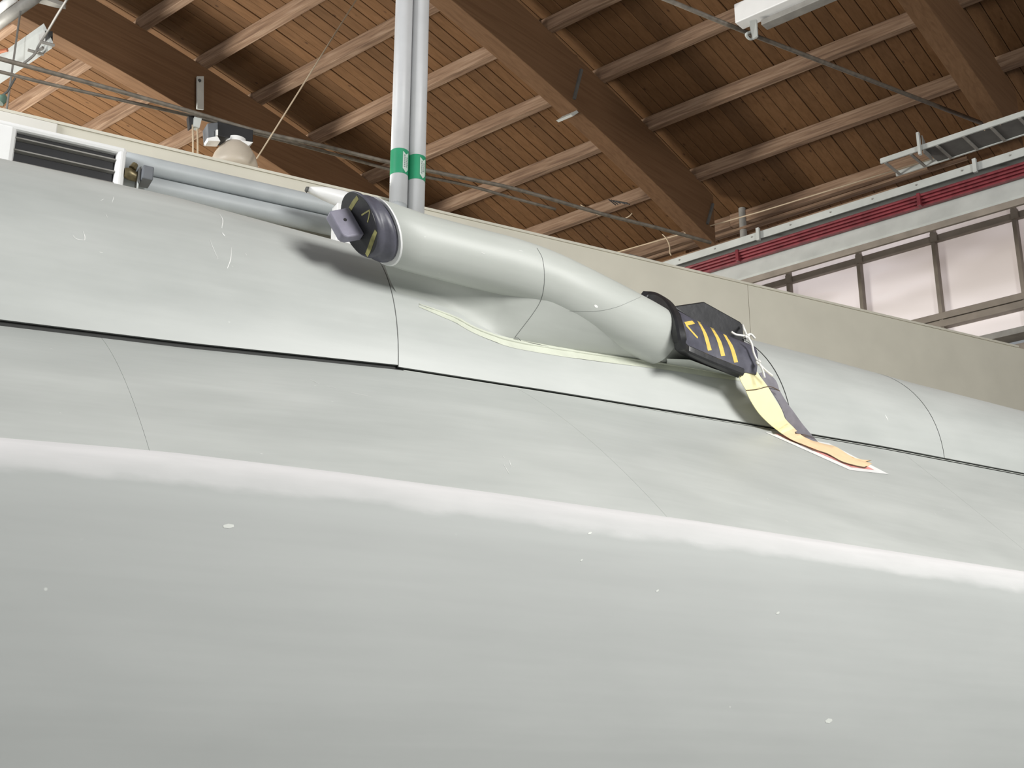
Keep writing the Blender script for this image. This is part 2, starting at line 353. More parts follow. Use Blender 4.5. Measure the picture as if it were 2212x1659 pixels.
def shoulder_pt(s, u): a, b = ab(s); return W(s, 4.6 - u, zs(s) - a * u - b * u * u)
LOW = [(3.80, -.62), (3.66, -.34), (3.56, -.14), (3.48, -.02), (3.40, .016), (3.30, 0), (3.225, -.035), (3.18, -.085), (3.155, -.15), (3.148, -.25), (3.145, -.45), (3.16, -.75), (3.24, -1.05), (3.55, -1.45), (4.4, -1.76), (5.5, -1.87)]
aircraft = empty('fighter_aircraft', W(3, 5.5, -CZ))
tag(aircraft, 'grey-green military aircraft fuselage with a raised spine, filling the lower picture', 'aircraft')
def srange(a, b, st=.12):
    n = max(2, int(math.ceil((b - a) / st))); return [a + (b - a) * i / n for i in range(n + 1)]
SURF = []
def panel(name, fn, s0, s1, u0, u1, nu, m, gap=.0016, depth=.012):
    ss = srange(s0 + gap, s1 - gap); us = [u0 + (u1 - u0) * i / nu for i in range(nu + 1)]
    mb = MB(); grid = [[fn(s, u) for u in us] for s in ss]
    mb.loft(grid, False)
    # folded edge so the joint reads as a real groove
    def inward(i, j):
        i0, i1 = max(i - 1, 0), min(i + 1, len(ss) - 1); j0, j1 = max(j - 1, 0), min(j + 1, nu)
        n = (grid[i1][j] - grid[i0][j]).cross(grid[i][j1] - grid[i][j0]).normalized()
        c = W(ss[i], 5.5, .3)
        if n.dot(c - grid[i][j]) < 0: n = -n
        return grid[i][j] + n * depth
    for edge in ([(i, 0) for i in range(len(ss))], [(i, nu) for i in range(len(ss))], [(0, j) for j in range(nu + 1)], [(len(ss) - 1, j) for j in range(nu + 1)]):
        mb.loft([[grid[i][j], inward(i, j)] for i, j in edge], False)
    o = mb.build(name, m, aircraft, smooth=True, angle=35)
    SURF.append((mb.v[:], mb.f[:])); return o
PH0 = .012
spine_fn = lambda s, u: spine_pt(s, u)
for a, b, l in ((-4, 1.971, 'long smooth spine panel left of the tube'), (1.971, 4.028, 'spine panel under the air scoop tube'), (4.028, 5.026, 'spine hatch with a dark curved seal line'), (5.026, 11, None)):
    o = panel('spine_panel', spine_fn, a, b, PH0 if a > 0 else .021, math.pi - PH0, 48, 'paint')
    if l: lab(o, l)
for a, b in ((-4, .795), (.795, 2.507), (2.507, 4.72), (4.72, 11)):
    panel('shoulder_panel', shoulder_pt, a, b, .016, 1.25, 22, 'paint', gap=.0005)
# inner skin behind the joints (dark)
mb = MB(); rings = []
for s in srange(-4, 11, .2):
    r = [W(s, 5.5 - .885 * math.cos(t), zs(s) + (hh(s) - .014) * math.sin(t)) for t in [math.pi * i / 24 for i in range(25)]]
    a_, b_ = ab(s)
    left = [W(s, 4.6 - u + .015, zs(s) - a_ * u - b_ * u * u - .016) for u in (1.2, .8, .4, .0)]
    right = [W(s, 11 - (4.6 - u + .015), zs(s) - a_ * u - b_ * u * u - .016) for u in (0, .4, .8, 1.2)]
    rings.append(left + r + right)
mb.loft(rings, False).build('inner_skin', 'gap', aircraft, smooth='all')
# far shoulder and lower body
far = lambda s, u: W(s, 6.4 + u, zs(s) - ab(s)[0] * u - ab(s)[1] * u * u)
panel('shoulder_panel', far, -4, 11, .016, 1.25, 10, 'paint')
lowv = [V(0, d_, z_) for d_, z_ in LOW]; lowc = cr(lowv, 5)
mb = MB(); rings = []
for s in srange(-4, 11, .15):
    z0 = zc(s); near = [W(s, v.y, z0 + v.z) for v in lowc]; farr = [W(s, 11 - v.y, z0 + v.z) for v in lowc[::-1][1:]]
    rings.append(near + farr)
mb.loft(rings, False); nr = len(rings[0]); seg = [0.0]
for a_, b_ in zip(lowc[:-1], lowc[1:]): seg.append(seg[-1] + (b_ - a_).length)
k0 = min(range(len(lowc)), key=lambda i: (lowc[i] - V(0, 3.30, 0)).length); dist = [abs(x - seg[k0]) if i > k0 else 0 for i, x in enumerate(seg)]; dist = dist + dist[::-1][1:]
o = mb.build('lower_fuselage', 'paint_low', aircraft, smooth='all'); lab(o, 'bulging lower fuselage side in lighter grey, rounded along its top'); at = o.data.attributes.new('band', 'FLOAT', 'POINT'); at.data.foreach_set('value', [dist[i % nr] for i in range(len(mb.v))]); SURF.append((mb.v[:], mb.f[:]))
for s in (-4, 11):
    mb = MB(); ring = [W(s, v.y, zc(s) + v.z) for v in lowc[6:]] + [W(s, 11 - v.y, zc(s) + v.z) for v in lowc[::-1][1:-6]]
    ring += [far(s, u) for u in (1.2, .8, .4, 0)] + [spine_pt(s, math.pi - math.pi * i / 12) for i in range(13)] + [shoulder_pt(s, u) for u in (.4, .8, 1.2)]
    mb.add(ring, [tuple(range(len(ring)))]).build('end_bulkhead', 'steel_mid', aircraft)
# groove filler strip along the seam, right part, with little stops
mb = MB(); rings = []
for s in srange(1.99, 11, .2):
    a_, b_ = ab(s); rings.append([W(s, 4.6 - .012 + .004, zs(s) - .0035), W(s, 4.6 - .018 + .004, zs(s) - .0085), W(s, 4.6 + .01, zs(s) - .014), W(s, 4.6 + .01, zs(s) - .006)])
mb.loft(rings).build('seam_filler_strip', 'filler', aircraft)
# landing gear legs, below the frame, so the aircraft stands on the floor
for s, d0 in ((0.5, 3.9), (.5, 7.1), (8.5, 5.5)):
    g = MB().tube([W(s, d0, -.75), W(s, d0, -1.3)], .06, 16).build('gear_leg', 'steel', aircraft, smooth=True)
    MB().tube([W(s, d0 - .1, -1.27), W(s, d0 + .1, -1.27)], .33, 28, up=F).build('wheel', 'tyre', g, smooth=True, bevel=.03)

def bvh():
    vs = []; fs = []
    for v, f in SURF:
        k = len(vs); vs += v; fs += [tuple(i + k for i in q) for q in f]
    return BVHTree.FromPolygons(vs, fs)
T = bvh()
def hit(px, py, off=0.0, tree=None):
    r = ray(px, py).normalized(); h = (tree or T).ray_cast(CAMP, r)
    if h[0] is None: return None, None
    n = h[1] if h[1].dot(r) < 0 else -h[1]
    return h[0] + n * off, n
def ribbon(name, m, pts, w, parent, off=.0008, tree=None, label=None, sub=6):
    """a thin painted or scratched line that follows the surface; pts are photo pixels, w widths in metres"""
    vv = cr([V(x, y, 0) for x, y in pts], sub) if len(pts) > 2 else [V(*pts[0], 0).lerp(V(*pts[1], 0), i / 6) for i in range(7)]
    ww = w if isinstance(w, (list, tuple)) else [w, w]
    P3 = []
    for v in vv:
        p_, n_ = hit(v.x, v.y, off, tree)
        if p_ is not None: P3.append((p_, n_))
    if len(P3) < 2: return None
    L_, R_ = [], []
    for i, (p_, n_) in enumerate(P3):
        t = (P3[min(i + 1, len(P3) - 1)][0] - P3[max(i - 1, 0)][0])
        if t.length < 1e-6: continue
        b = t.normalized().cross(n_).normalized(); f = i / (len(P3) - 1)
        wi = float(np.interp(f, np.linspace(0, 1, len(ww)), ww)) / 2
        L_.append(p_ - b * wi); R_.append(p_ + b * wi)
    mb = MB().loft([[a, b] for a, b in zip(L_, R_)], False); o = mb.build(name, m, parent)
    if label: lab(o, label)
    return o
# black curved seals on the hatch lines
def sline(s0, ph0, ph1, w0, w1, m='gap', name='seal_line'):
    pts = [(spine_pt(s0, ph0 + (ph1 - ph0) * i / 24)) for i in range(25)]; mb = MB(); r = []
    for i, p_ in enumerate(pts):
        w_ = w0 + (w1 - w0) * i / 24; n_ = V(0, 0, 0); c_ = W(s0, 5.5, zs(s0) + .1); n_ = (p_ - c_).normalized() * .001
        r.append([p_ + n_ - F * w_, p_ + n_ + F * w_])
    return mb.loft(r, False).build(name, m, aircraft)
sline(4.028, 1.6, .012, .007, .0018); sline(5.026, 1.6, .012, .0035, .0012); sline(1.971, .7, .012, .0012, .0018, 'line')

# ---- air scoop tube on the spine
DT = 4.56
AX = [(780, 488, DT, .124), (850, 511, DT, .126), (1000, 551, DT, .127), (1100, 577, DT, .129), (1175, 604, DT, .132), (1240, 636, DT, .136), (1320, 676, DT + .01, .137), (1385, 709, DT + .03, .135), (1424, 729, DT + .05, .131)]
axp = [pd(x, y, d_) for x, y, d_, r in AX]; axr = [a[3] for a in AX]
path = cr(axp, 6); rad = [float(np.interp(i / (len(path) - 1), np.linspace(0, 1, len(axr)), axr)) for i in range(len(path))]
vr = ray(800, 495).normalized(); rt = vr.cross(Z).normalized(); upv = rt.cross(vr)
NP = (rt * -.80 + upv * -.20 - vr * .56).normalized()     # outward normal of the raked mouth
def ring_at(c, t, r, n=40, cut=None, off=0.0):
    e1 = (N - t * N.dot(t)).normalized(); e2 = t.cross(e1)
    if e2.z < 0: e2 = -e2
    out = []
    for k in range(n):
        a = 2 * math.pi * k / n; p_ = c + (e1 * math.cos(a) + e2 * math.sin(a)) * r
        if cut is not None: p_ = p_ - t * ((p_ - (c + NP * off)).dot(NP) / t.dot(NP))
        out.append(p_)
    return out
t0 = (path[1] - path[0]).normalized(); C0 = pd(824, 500, DT)
rings = [ring_at(C0, t0, .112, cut=1, off=-.05), ring_at(C0, t0, .119, cut=1, off=-.004), ring_at(C0, t0, .1225, cut=1, off=.002), ring_at(C0, t0, .126, cut=1, off=-.002)]
for i in range(1, len(path)):
    if (path[i] - C0).dot(t0) > .14:
        t = (path[min(i + 1, len(path) - 1)] - path[i - 1]).normalized(); rings.append(ring_at(path[i], t, rad[i]))
tube = MB().loft(rings, True, True); o = tube.build('scoop_tube', 'paint_fair', aircraft, smooth=True, angle=50); lab(o, 'pale grey air scoop tube on the spine, plugged at both ends')
SURF.append((tube.v[:], tube.f[:]))
# fairing between the tube and the spine
ROOT = [(864, 642, -150, 850), (900, 652, -146, 885), (950, 668, -140, 945), (1000, 694, -126, 1010), (1060, 718, -100, 1095), (1110, 733, -68, 1168), (1200, 750, -52, 1255), (1300, 765, -42, 1335), (1440, 783, -33, 1425), (1530, 800, -28, 1440)]
def tube_pt(px, ang):
    # tube axis point whose pixel x is px, then the point at the given angle round it
    f = float(np.interp(px, [a[0] for a in AX], range(len(AX)))); i = int(f); j = min(i + 1, len(AX) - 1); g = f - i
    c = axp[i].lerp(axp[j], g); r = axr[i] + (axr[j] - axr[i]) * g - .004; t = (axp[j] - axp[max(j - 1, 0)]).normalized()
    e1 = (N - t * N.dot(t)).normalized(); e2 = t.cross(e1)
    if e2.z < 0: e2 = -e2
    a = math.radians(ang); return c + (e1 * math.cos(a) + e2 * math.sin(a)) * r
rows = []; rx = cr([V(a, b, c) for a, b, c, d_ in ROOT], 6); tx_ = cr([V(d_, 0, 0) for a, b, c, d_ in ROOT], 6)
for v, tv in zip(rx, tx_):
    b_, n_ = hit(v.x, v.y, -.004); a_ = tube_pt(tv.x, v.z); cc = float(np.interp(v.x, [860, 1000, 1110, 1440], [.03, .035, .0, -.01]))
    rows.append([a_.lerp(b_, k / 8) - (N * .8 - Z * .5) * cc * math.sin(math.pi * (k / 8) ** 1.3) for k in range(9)])
fair = MB().loft(rows, False)
o = fair.build('scoop_fairing', 'paint_fair', aircraft, smooth='all'); lab(o, 'hollow-sided fairing joining the tube to the spine')
SURF.append((fair.v[:], fair.f[:])); T = bvh()
# rib line round tube and fairing, fine paint line, sealant along the root
ribbon('joint_line', 'line', [(1160, 536), (1172, 560), (1176, 600), (1171, 640), (1155, 672), (1112, 729)], .0022, aircraft)
ribbon('joint_line', 'line', [(1396, 636), (1360, 652), (1330, 664), (1290, 672), (1230, 672)], .0010, aircraft)
RP = [(905, 662), (950, 678), (985, 692), (1020, 711), (1060, 727), (1110, 742), (1200, 758), (1300, 773), (1440, 792), (1540, 809), (1600, 820)]
ribbon('sealant_smear', 'sealant', RP, [.008, .03, .034, .04, .05, .05, .045, .04, .02], aircraft, off=.0012)
sp = cr([hit(x, y - 5, .001)[0] for x, y in RP], 8); mb = MB(); mb.tube(sp, [.003 + .004 * math.sin(math.pi * min(1, i / len(sp) * 1.15)) + random.uniform(-.001, .001) for i in range(len(sp))], 8)
o = mb.build('sealant_bead', 'sealant', aircraft, smooth='all'); lab(o, 'smeared pale yellow sealant along the fairing root')
ribbon('joint_line', 'line', [(1110, 733), (1150, 739), (1192, 748)], .004, aircraft, off=.012)
# scratches and specks
SCR = [[(157, 508), (163, 515), (172, 518), (183, 519)], [(179, 500), (183, 510), (183, 519)], [(474, 462), (481, 475), (479, 493)], [(480, 503), (486, 511)],
       [(453, 518), (460, 535), (471, 560)], [(500, 535), (498, 560), (491, 580)], [(217, 434), (224, 430)], [(214, 545), (222, 546)], [(228, 462), (232, 470)],
       [(1086, 985), (1090, 990)], [(1088, 1003), (1100, 1024)], [(1100, 995), (1104, 1008)], [(1656, 1076), (1660, 1080)], [(1696, 1124), (1702, 1127)], [(1912, 896), (1918, 908)],
       [(670, 820), (690, 830)], [(706, 834), (728, 839)], [(758, 848), (802, 857)], [(108, 753), (114, 754)], [(128, 892), (133, 893)], [(1886, 1070), (1890, 1073)], [(2018, 1108), (2022, 1112)], [(562, 980), (568, 981)],
       [(246, 425), (242, 438)], [(1040, 545), (1047, 549)], [(1120, 541), (1130, 543)], [(530, 547), (533, 552)]]
for i, s_ in enumerate(SCR):
    w_ = [.0012, .0035, .0025] if i in (0, 1, 2, 5) else ([.003, .007, .003] if i in (3, 14) else [.001, .002, .001])
    ribbon('scratch', 'scratch', s_, w_, aircraft)
ribbon('scratch', 'scratch', [(1284, 659), (1291, 664)], [.006, .012, .006], aircraft)
for pts in ([(482, 1137), (505, 1136)],):
    ribbon('paint_chip', 'filler', pts, [.006, .012, .006], aircraft)
for x, y, r in ((1790, 1557, .012), (1420, 1276, .005), (1256, 1210, .004), (1274, 1152, .006), (1680, 1324, .006)):
    ribbon('paint_chip', 'filler', [(x - r * 600, y + 2), (x + r * 600, y - 2)], [r * .5, r * 1.2, r * .5], aircraft)
# red and white sticker lying on the shoulder
ST = [(1652, 934), (1836, 1016), (1920, 1025), (1790, 958)]
def quad_on(pts, off, name, m, parent, n=6):
    g = [];
    for i in range(n + 1):
        a = V(*pts[0], 0).lerp(V(*pts[1], 0), i / n); b = V(*pts[3], 0).lerp(V(*pts[2], 0), i / n)
        g.append([hit(*(a.lerp(b, j / 3).xy), off)[0] for j in range(4)])
    return MB().loft(g, False).build(name, m, parent)
quad_on(ST, .0015, 'warning_sticker_border', 'stick_white', aircraft)
o = quad_on([(1672, 937), (1838, 1010), (1888, 1016), (1786, 961)], .0025, 'warning_sticker', 'stick_red', aircraft); lab(o, 'faded red sticker with white border under the streamer tip')

# ---- front plug
plug = empty('intake_plug', C0); tag(plug, 'round black rubber plug with yellow stripes closing the left end of the tube', 'plug')
def pring(r, off, n=40): return ring_at(C0, t0, r, n, cut=1, off=off)
MB().loft([pring(.1195, -.003), pring(.1275, -.003), pring(.1275, .004), pring(.1195, .004)]).build('mouth_lip', 'white', aircraft, smooth=True)
MB().loft([pring(.108, -.04), pring(.113, .012), pring(.120, .016), pring(.1235, .026), pring(.122, .040), pring(.116, .052), pring(.118, .062), pring(.1215, .072), pring(.120, .082), pring(.115, .086)]).build('plug_body', 'rubber', plug, smooth=True, angle=60)
pc = sum(pring(.1, .086), V(0, 0, 0)) / 40
MB().loft([pring(.1155, .0845), pring(.1155, .0870)]).build('plug_face', 'rubber_black', plug, smooth=True)
# raised block handle
ez = (Z - NP * Z.dot(NP)).normalized(); ex = NP.cross(ez).normalized()
if ex.dot(N) < 0: ex = -ex
ed = (ez * -1 + ex * .28).normalized(); et = NP.cross(ed).normalized()
if et.dot(N) < 0: et = -et
hc = pc - ex * .016 - ed * .016
prof = [(-.066, .0), (-.066, .094), (-.058, .102), (.050, .102), (.062, .094), (.070, .08), (.072, .0)]
hb = MB().prism([hc + ed * a + NP * b - et * .03 for a, b in prof], et * .046)
hd = hb.build('plug_handle', 'rubber_grey', plug, smooth=True, bevel=.006); lab(hd, 'violet-grey block handle on the plug face')
MB().tube([hc + NP * .052 - ed * .01 + et * .0165, hc + NP * .052 - ed * .01 + et * .0178], .0075, 12, up=NP).build('handle_hole', 'black', hd)
pf_v, pf_f = [], []
face_tree = BVHTree.FromPolygons(pring(.119, .0872), [tuple(range(40))])
for pts, w_ in (([(773, 426), (763, 440), (754, 456)], [.018, .021, .019]), ([(816, 491), (806, 515), (797, 540), (786, 563)], [.018, .024, .024, .02]),
                ([(781, 465), (790, 459), (799, 454)], .0065), ([(799, 454), (797, 468), (794, 480)], .0065)):
    ribbon('yellow_mark', 'olive_paint', pts, w_, plug, off=.0008, tree=face_tree)

# ---- rear cover
cov = empty('exhaust_cover', pd(1530, 760, 4.5)); tag(cov, 'black rubber scoop cover with yellow stripes over the right end of the tube', 'cover')
Tp = cr([pd(1450, 664, 4.60), pd(1500, 692, 4.62), pd(1555, 717, 4.62), pd(1608, 742, 4.62)], 8)
Bp = cr([pd(1468, 751, 4.45), pd(1520, 772, 4.485), pd(1572, 795, 4.485), pd(1634, 809, 4.49)], 8)
rows = []
for a, b in zip(Tp, Bp):
    rows.append([a.lerp(b, u / 10) + (N * .05 + Z * .028) * math.sin(math.pi * u / 10) for u in range(11)])
fb = MB().loft(rows, False); fo = fb.build('cover_shell', 'rubber', cov, smooth='all')
FT = BVHTree.FromPolygons(fb.v, fb.f)
MB().add([rows[-1][k] for k in range(11)] + [rows[-1][10] - N * .08, rows[-1][0] - N * .1], [tuple(range(13))]).build('cover_end', 'rubber', cov)
for pts in ([(1509, 695), (1523, 722), (1533, 757)], [(1538, 709), (1553, 737), (1562, 769)], [(1565, 723), (1580, 750), (1590, 783)]):
    ribbon('yellow_stripe', 'yellow_paint', pts, [.018, .024, .024], cov, tree=FT, off=.001)
ribbon('yellow_stripe', 'yellow_paint', [(1480, 700), (1498, 696)], .020, cov, tree=FT, off=.001)
ribbon('yellow_stripe', 'yellow_paint', [(1482, 702), (1494, 716), (1507, 730)], [.014, .010], cov, tree=FT, off=.001)
# rim: thick lip round the mouth and along the lower edge
rim = cr([pd(1390, 643, 4.74), pd(1415, 646, 4.68), pd(1440, 662, 4.57), pd(1457, 690, 4.49), pd(1466, 722, 4.45), pd(1470, 748, 4.46)], 6) + cr([pd(1478, 755, 4.485), pd(1530, 778, 4.485), pd(1600, 806, 4.49)], 6)
rg = []
for i, p_ in enumerate(rim):
    t = (rim[min(i + 1, len(rim) - 1)] - rim[max(i - 1, 0)]).normalized(); a = (N - t * N.dot(t)).normalized(); b = t.cross(a).normalized()
    w_, h_ = (.028, .025) if i < 28 else (.026, .019)
    rg.append([p_ + a * w_ * x + b * h_ * y for x, y in ((-1, -.7), (-.7, -1), (.7, -1), (1, -.6), (1, .6), (.7, 1), (-.7, 1), (-1, .7))])
MB().loft(rg).build('cover_rim', 'rubber_black', cov, smooth=True, angle=35)
fin = [(1452, 662), (1466, 659), (1521, 651), (1530, 656), (1600, 695), (1605, 702), (1609, 742), (1556, 720), (1500, 694)]
hf = MB().prism([pd(x, y, 4.60) for x, y in fin], -N * .05).build('cover_handle', 'rubber_black', cov, bevel=.007, smooth=True); lab(hf, 'flat black lifting tab along the cover top')
MB().tube([pd(1610, 731, 4.585), pd(1610, 731, 4.62)], .006, 12).build('cord_eyelet', 'black', cov)
# pale lip of the fairing below the cover
g = []
for x, y0, y1 in ((1440, 775, 786), (1490, 777, 794), (1540, 796, 803), (1590, 812, 815)):
    a_ = pd(x, y0, 4.50); b_, _ = hit(x, y1, -.002); g.append([a_, a_.lerp(b_, .5) + N * .006, b_])
MB().loft(g, False).build('fairing_lip', 'paint_fair', aircraft, smooth='all')

# ---- white cord with knots
cord = empty('tie_string', pd(1615, 725, 4.52)); tag(cord, 'thin knotted white cord tied through the black cover tab', 'cord')
def ctube(pts, r, d_=4.52): return MB().tube(cr([pd(*p[:2], p[2] if len(p) > 2 else d_) for p in pts], 6), r, 8)
ctube([(1604, 702, 4.58), (1607, 710), (1611, 720), (1614, 727)], .0058).build('cord_loop', 'cord', cord, smooth='all')
ctube([(1580, 717), (1588, 722), (1598, 724), (1611, 726)], .0054).build('cord_tail', 'cord', cord, smooth='all')
ctube([(1614, 724), (1622, 722), (1631, 731)], .0054).build('cord_tail', 'cord', cord, smooth='all')
ctube([(1616, 728), (1624, 744), (1628, 762), (1636, 780), (1640, 785)], .0054, 4.46).build('cord_strand', 'cord', cord, smooth='all')
ctube([(1640, 786), (1654, 800), (1669, 812)], .005, 4.44).build('cord_tail', 'cord', cord, smooth='all')
ctube([(1640, 786), (1646, 796), (1652, 816)], .005, 4.43).build('cord_tail', 'cord', cord, smooth='all')
for x, y, d_ in ((1614, 727, 4.51), (1638, 783, 4.45)):
    b = MB(); c = pd(x, y, d_)
    b.tube([c + V(math.cos(t) * .006, 0, math.sin(t) * .008) + N * .003 * math.sin(2 * t) for t in [i * 2 * math.pi / 12 for i in range(13)]], .0065, 8); b.build('knot', 'cord', cord, smooth='all')

# ---- streamer: two webbing straps sewn together
st = empty('webbing_streamer', pd(1640, 830, 4.35)); tag(st, 'pale yellow and grey webbing streamer hanging from the black cover', 'streamer')
def near_surf(x, y, g, off):   # a point g metres in front of the painted surface
    h3 = [(hit(x, y + dy)[0] - CAMP).length for dy in (0, -6, 6)]; l_ = h3[0] if h3[0] < min(h3) + .1 else min(h3)
    r_ = ray(x, y).normalized(); p_ = CAMP + r_ * l_; return p_ - r_ * (max(g, .012) - off)
def strap(L, R, ds, m, name, off=0.0):
    l = cr([V(*p, d_) for p, d_ in zip(L, ds)], 5); r = cr([V(*p, d_) for p, d_ in zip(R, ds)], 5); g = []
    for a, b in zip(l, r):
        pa, pb = near_surf(a.x, a.y, a.z, off), near_surf(b.x, b.y, b.z, off)
        g.append([pa, pa.lerp(pb, .5) + N * .004, pb, pb - N * .003, pa - N * .003])
    return MB().loft(g).build(name, m, st, smooth=True)
strap([(1596, 808), (1600, 822), (1612, 843)], [(1634, 802), (1646, 818), (1658, 834)], [.235, .21, .18], 'yellow_web', 'yellow_tab')
strap([(1611, 843), (1622, 866), (1640, 893), (1664, 917), (1690, 937)], [(1659, 835), (1674, 862), (1688, 884), (1696, 904), (1716, 925)], [.185, .155, .125, .10, .075], 'yellow_web', 'yellow_strap')
strap([(1684, 933), (1712, 950), (1756, 968), (1796, 984), (1828, 1001), (1870, 1009)], [(1710, 919), (1736, 943), (1774, 957), (1806, 965), (1840, 986), (1884, 1001)], [.078, .055, .035, .035, .03, .02], 'orange_web', 'faded_strap_end')
strap([(1640, 806), (1650, 824), (1662, 838)], [(1656, 802), (1676, 822), (1684, 844)], [.215, .19, .165], 'grey_web', 'grey_tab', .012)
strap([(1660, 836), (1680, 866), (1692, 890), (1704, 918), (1734, 948)], [(1684, 843), (1699, 868), (1715, 890), (1737, 920), (1770, 958)], [.165, .14, .115, .085, .05], 'grey_web', 'grey_strap', .016)
MB().tube(cr([near_surf(x, y, .19, 0) for x, y in ((1612, 843), (1635, 841), (1659, 835), (1672, 838), (1685, 845))], 6), .002, 6).build('stitching', 'thread', st)
MB().tube(cr([near_surf(x, y, .03, 0) for x, y in ((1700, 944), (1748, 968), (1786, 980), (1820, 998), (1862, 1009), (1872, 1008))], 6), .0028, 6).build('frayed_edge', 'thread', st)
strap([(1835, 985), (1862, 998)], [(1848, 992), (1884, 994)], [.04, .03], 'orange_web', 'frayed_tip', .01)

# ================================================================== ON AND ABOVE THE PARTITION
# fan coil unit with louvres
ac = empty('fan_coil_unit', W(.97, 7.8, 3.55)); tag(ac, 'white wall heater with dark louvred grille on the cream partition', 'heater')
a0, a1, z1, z0 = .57, 1.372, 4.055, 3.5
def sbox(s0, s1, d0, d1, za, zb_): return MB().box(W((s0 + s1) / 2, (d0 + d1) / 2, (za + zb_) / 2), F * ((s1 - s0) / 2), N * ((d1 - d0) / 2), Z * ((zb_ - za) / 2))
sbox(a0 + .01, a1 - .01, 7.752, 7.775, z0, z1).build('housing', 'black', ac)
sbox(a0 + .0, a0 + .135, 7.70, 7.775, z0, z1).build('frame_stile', 'white', ac, bevel=.03)
sbox(a1 - .062, a1, 7.70, 7.775, z0, z1).build('frame_stile', 'white', ac, bevel=.025)
sbox(a0, a1, 7.70, 7.775, z1 - .035, z1 + .012).build('frame_rail', 'white', ac, bevel=.02)
sbox(a0, a1, 7.70, 7.775, z0, z0 + .05).build('frame_rail', 'white', ac, bevel=.02)
for k in range(5):
    zz = z1 - .085 - .083 * k
    MB().prism([W(a0 + .13, 7.715, zz), W(a0 + .13, 7.718, zz + .01), W(a0 + .13, 7.75, zz + .004), W(a0 + .13, 7.75, zz - .003)], F * (a1 - a0 - .19)).build('louvre', 'steel_mid', ac)
# valve
vv = empty('radiator_valve', W(1.42, 7.72, 3.85)); tag(vv, 'old brass valve with grey actuator box beside the white heater', 'valve')
MB().tube([W(1.37, 7.72, 3.90), W(1.40, 7.72, 3.90), W(1.43, 7.72, 3.89), W(1.455, 7.72, 3.885)], [.032, .042, .036, .03], 10).build('valve_body', 'brass', vv, smooth=True)
MB().tube([W(1.415, 7.70, 3.93), W(1.43, 7.70, 3.965)], [.025, .02], 8).build('valve_nut', 'brass', vv)
MB().prism([W(1.45, 7.66, 3.83), W(1.45, 7.66, 3.93), W(1.462, 7.66, 3.94), W(1.462, 7.66, 3.82)], -N * .1).build('actuator_flange', 'steel_dark', vv)
sbox(1.465, 1.535, 7.62, 7.76, 3.84, 3.935).build('actuator_box', 'valve_grey', vv, bevel=.008)
MB().tube([W(1.455, 7.68, 3.84), W(1.45, 7.68, 3.6)], .006, 8).build('drain_tube', 'steel', vv)
# twin pipes: run along the wall, turn up
def bigpipe(name, z, s_up, label, lz):
    r = .066; D_ = 7.85; e = empty(name, W(s_up, D_, z)); tag(e, label, 'pipe', 'twin grey pipes on the partition')
    R_ = .14; pts = [W(1.1, D_, z), W(1.6, D_, z), W(2.4, D_, z), W(s_up - R_, D_, z)] + [W(s_up - R_ + R_ * math.sin(a), D_, z + R_ - R_ * math.cos(a)) for a in [math.pi / 2 * i / 6 for i in range(1, 7)]]
    MB().tube(pts, r, 24).build('horizontal_run', 'pipe2', e, smooth='all')
    MB().tube([W(s_up, D_, z + R_), W(s_up, D_, 5.6), W(s_up, D_, 8.3)], r, 28, up=N).build('vertical_riser', 'pipe', e, smooth='all')
    n = 20; g = []
    lz0 = lz
    def cyl(a, zz, rr=r + .0015): return W(s_up, D_, 0) + N * rr * math.cos(a) + F * rr * math.sin(a) + Z * zz
    mbg = MB().loft([[cyl(-2.2 + 4.4 * i / n, lz0 - .2), cyl(-2.2 + 4.4 * i / n, lz0)] for i in range(n + 1)], False)
    lb_ = mbg.build('pipe_label', 'green', e, smooth='all')
    def poly(uv, m, nm, rr):
        return MB().add([cyl(a, lz0 + zz, rr) for a, zz in uv], [tuple(range(len(uv)))]).build(nm, m, lb_)
    aa, bb = -.03, .75
    mid = (aa + bb) / 2
    g = MB(); g.loft([[cyl(aa + (bb - aa) * i / 6, lz0 - .16, r + .0025), cyl(aa + (bb - aa) * i / 6, lz0 - .022 - .022 * (1 - abs(i - 3) / 3), r + .0025)] for i in range(7)], False)
    g.loft([[cyl(aa + (bb - aa) * i / 6, lz0 - .16, r + .0025), cyl(aa + (bb - aa) * i / 6, lz0 - .16 - .03 * (1 - abs(i - 3) / 3), r + .0025)] for i in range(7)], False)
    g.build('flow_arrow', 'label_white', lb_)
    ink = MB()
    for col, (za, zb_) in ((.20, (.05, .145)), (.50, (.065, .14))):   # two short lines of lettering turned upright
        zz = za
        while zz < zb_:
            h_ = random.uniform(.006, .010)
            for dz, w_ in ((0, .085), (h_ * .8, .07)):
                ink.loft([[cyl(col + x, lz0 - zz - dz, r + .0035), cyl(col + x, lz0 - zz - dz - .0025, r + .0035)] for x in (-w_, 0, w_)], False)
            sx = random.choice((-.08, 0, .08)); ink.loft([[cyl(col + sx - .015, lz0 - zz, r + .0035), cyl(col + sx - .015, lz0 - zz - h_, r + .0035)], [cyl(col + sx + .015, lz0 - zz, r + .0035), cyl(col + sx + .015, lz0 - zz - h_, r + .0035)]], False)
            zz += h_ + .007
    ink.build('label_lettering', 'label_ink', lb_)
    cl = MB().loft([[cyl(2 * math.pi * i / 24, lz0 - .245, r + .004), cyl(2 * math.pi * i / 24, lz0 - .222, r + .004)] for i in range(25)], False)
    return e
bigpipe('heating_pipe', 4.045, 3.325, 'upper grey heating pipe on the wall, its riser the left one of two', 4.615)
bigpipe('heating_pipe', 3.905, 3.462, 'lower grey heating pipe on the wall, its riser the right one of two', 4.60)
for s_ in (1.9, 2.7):
    pass
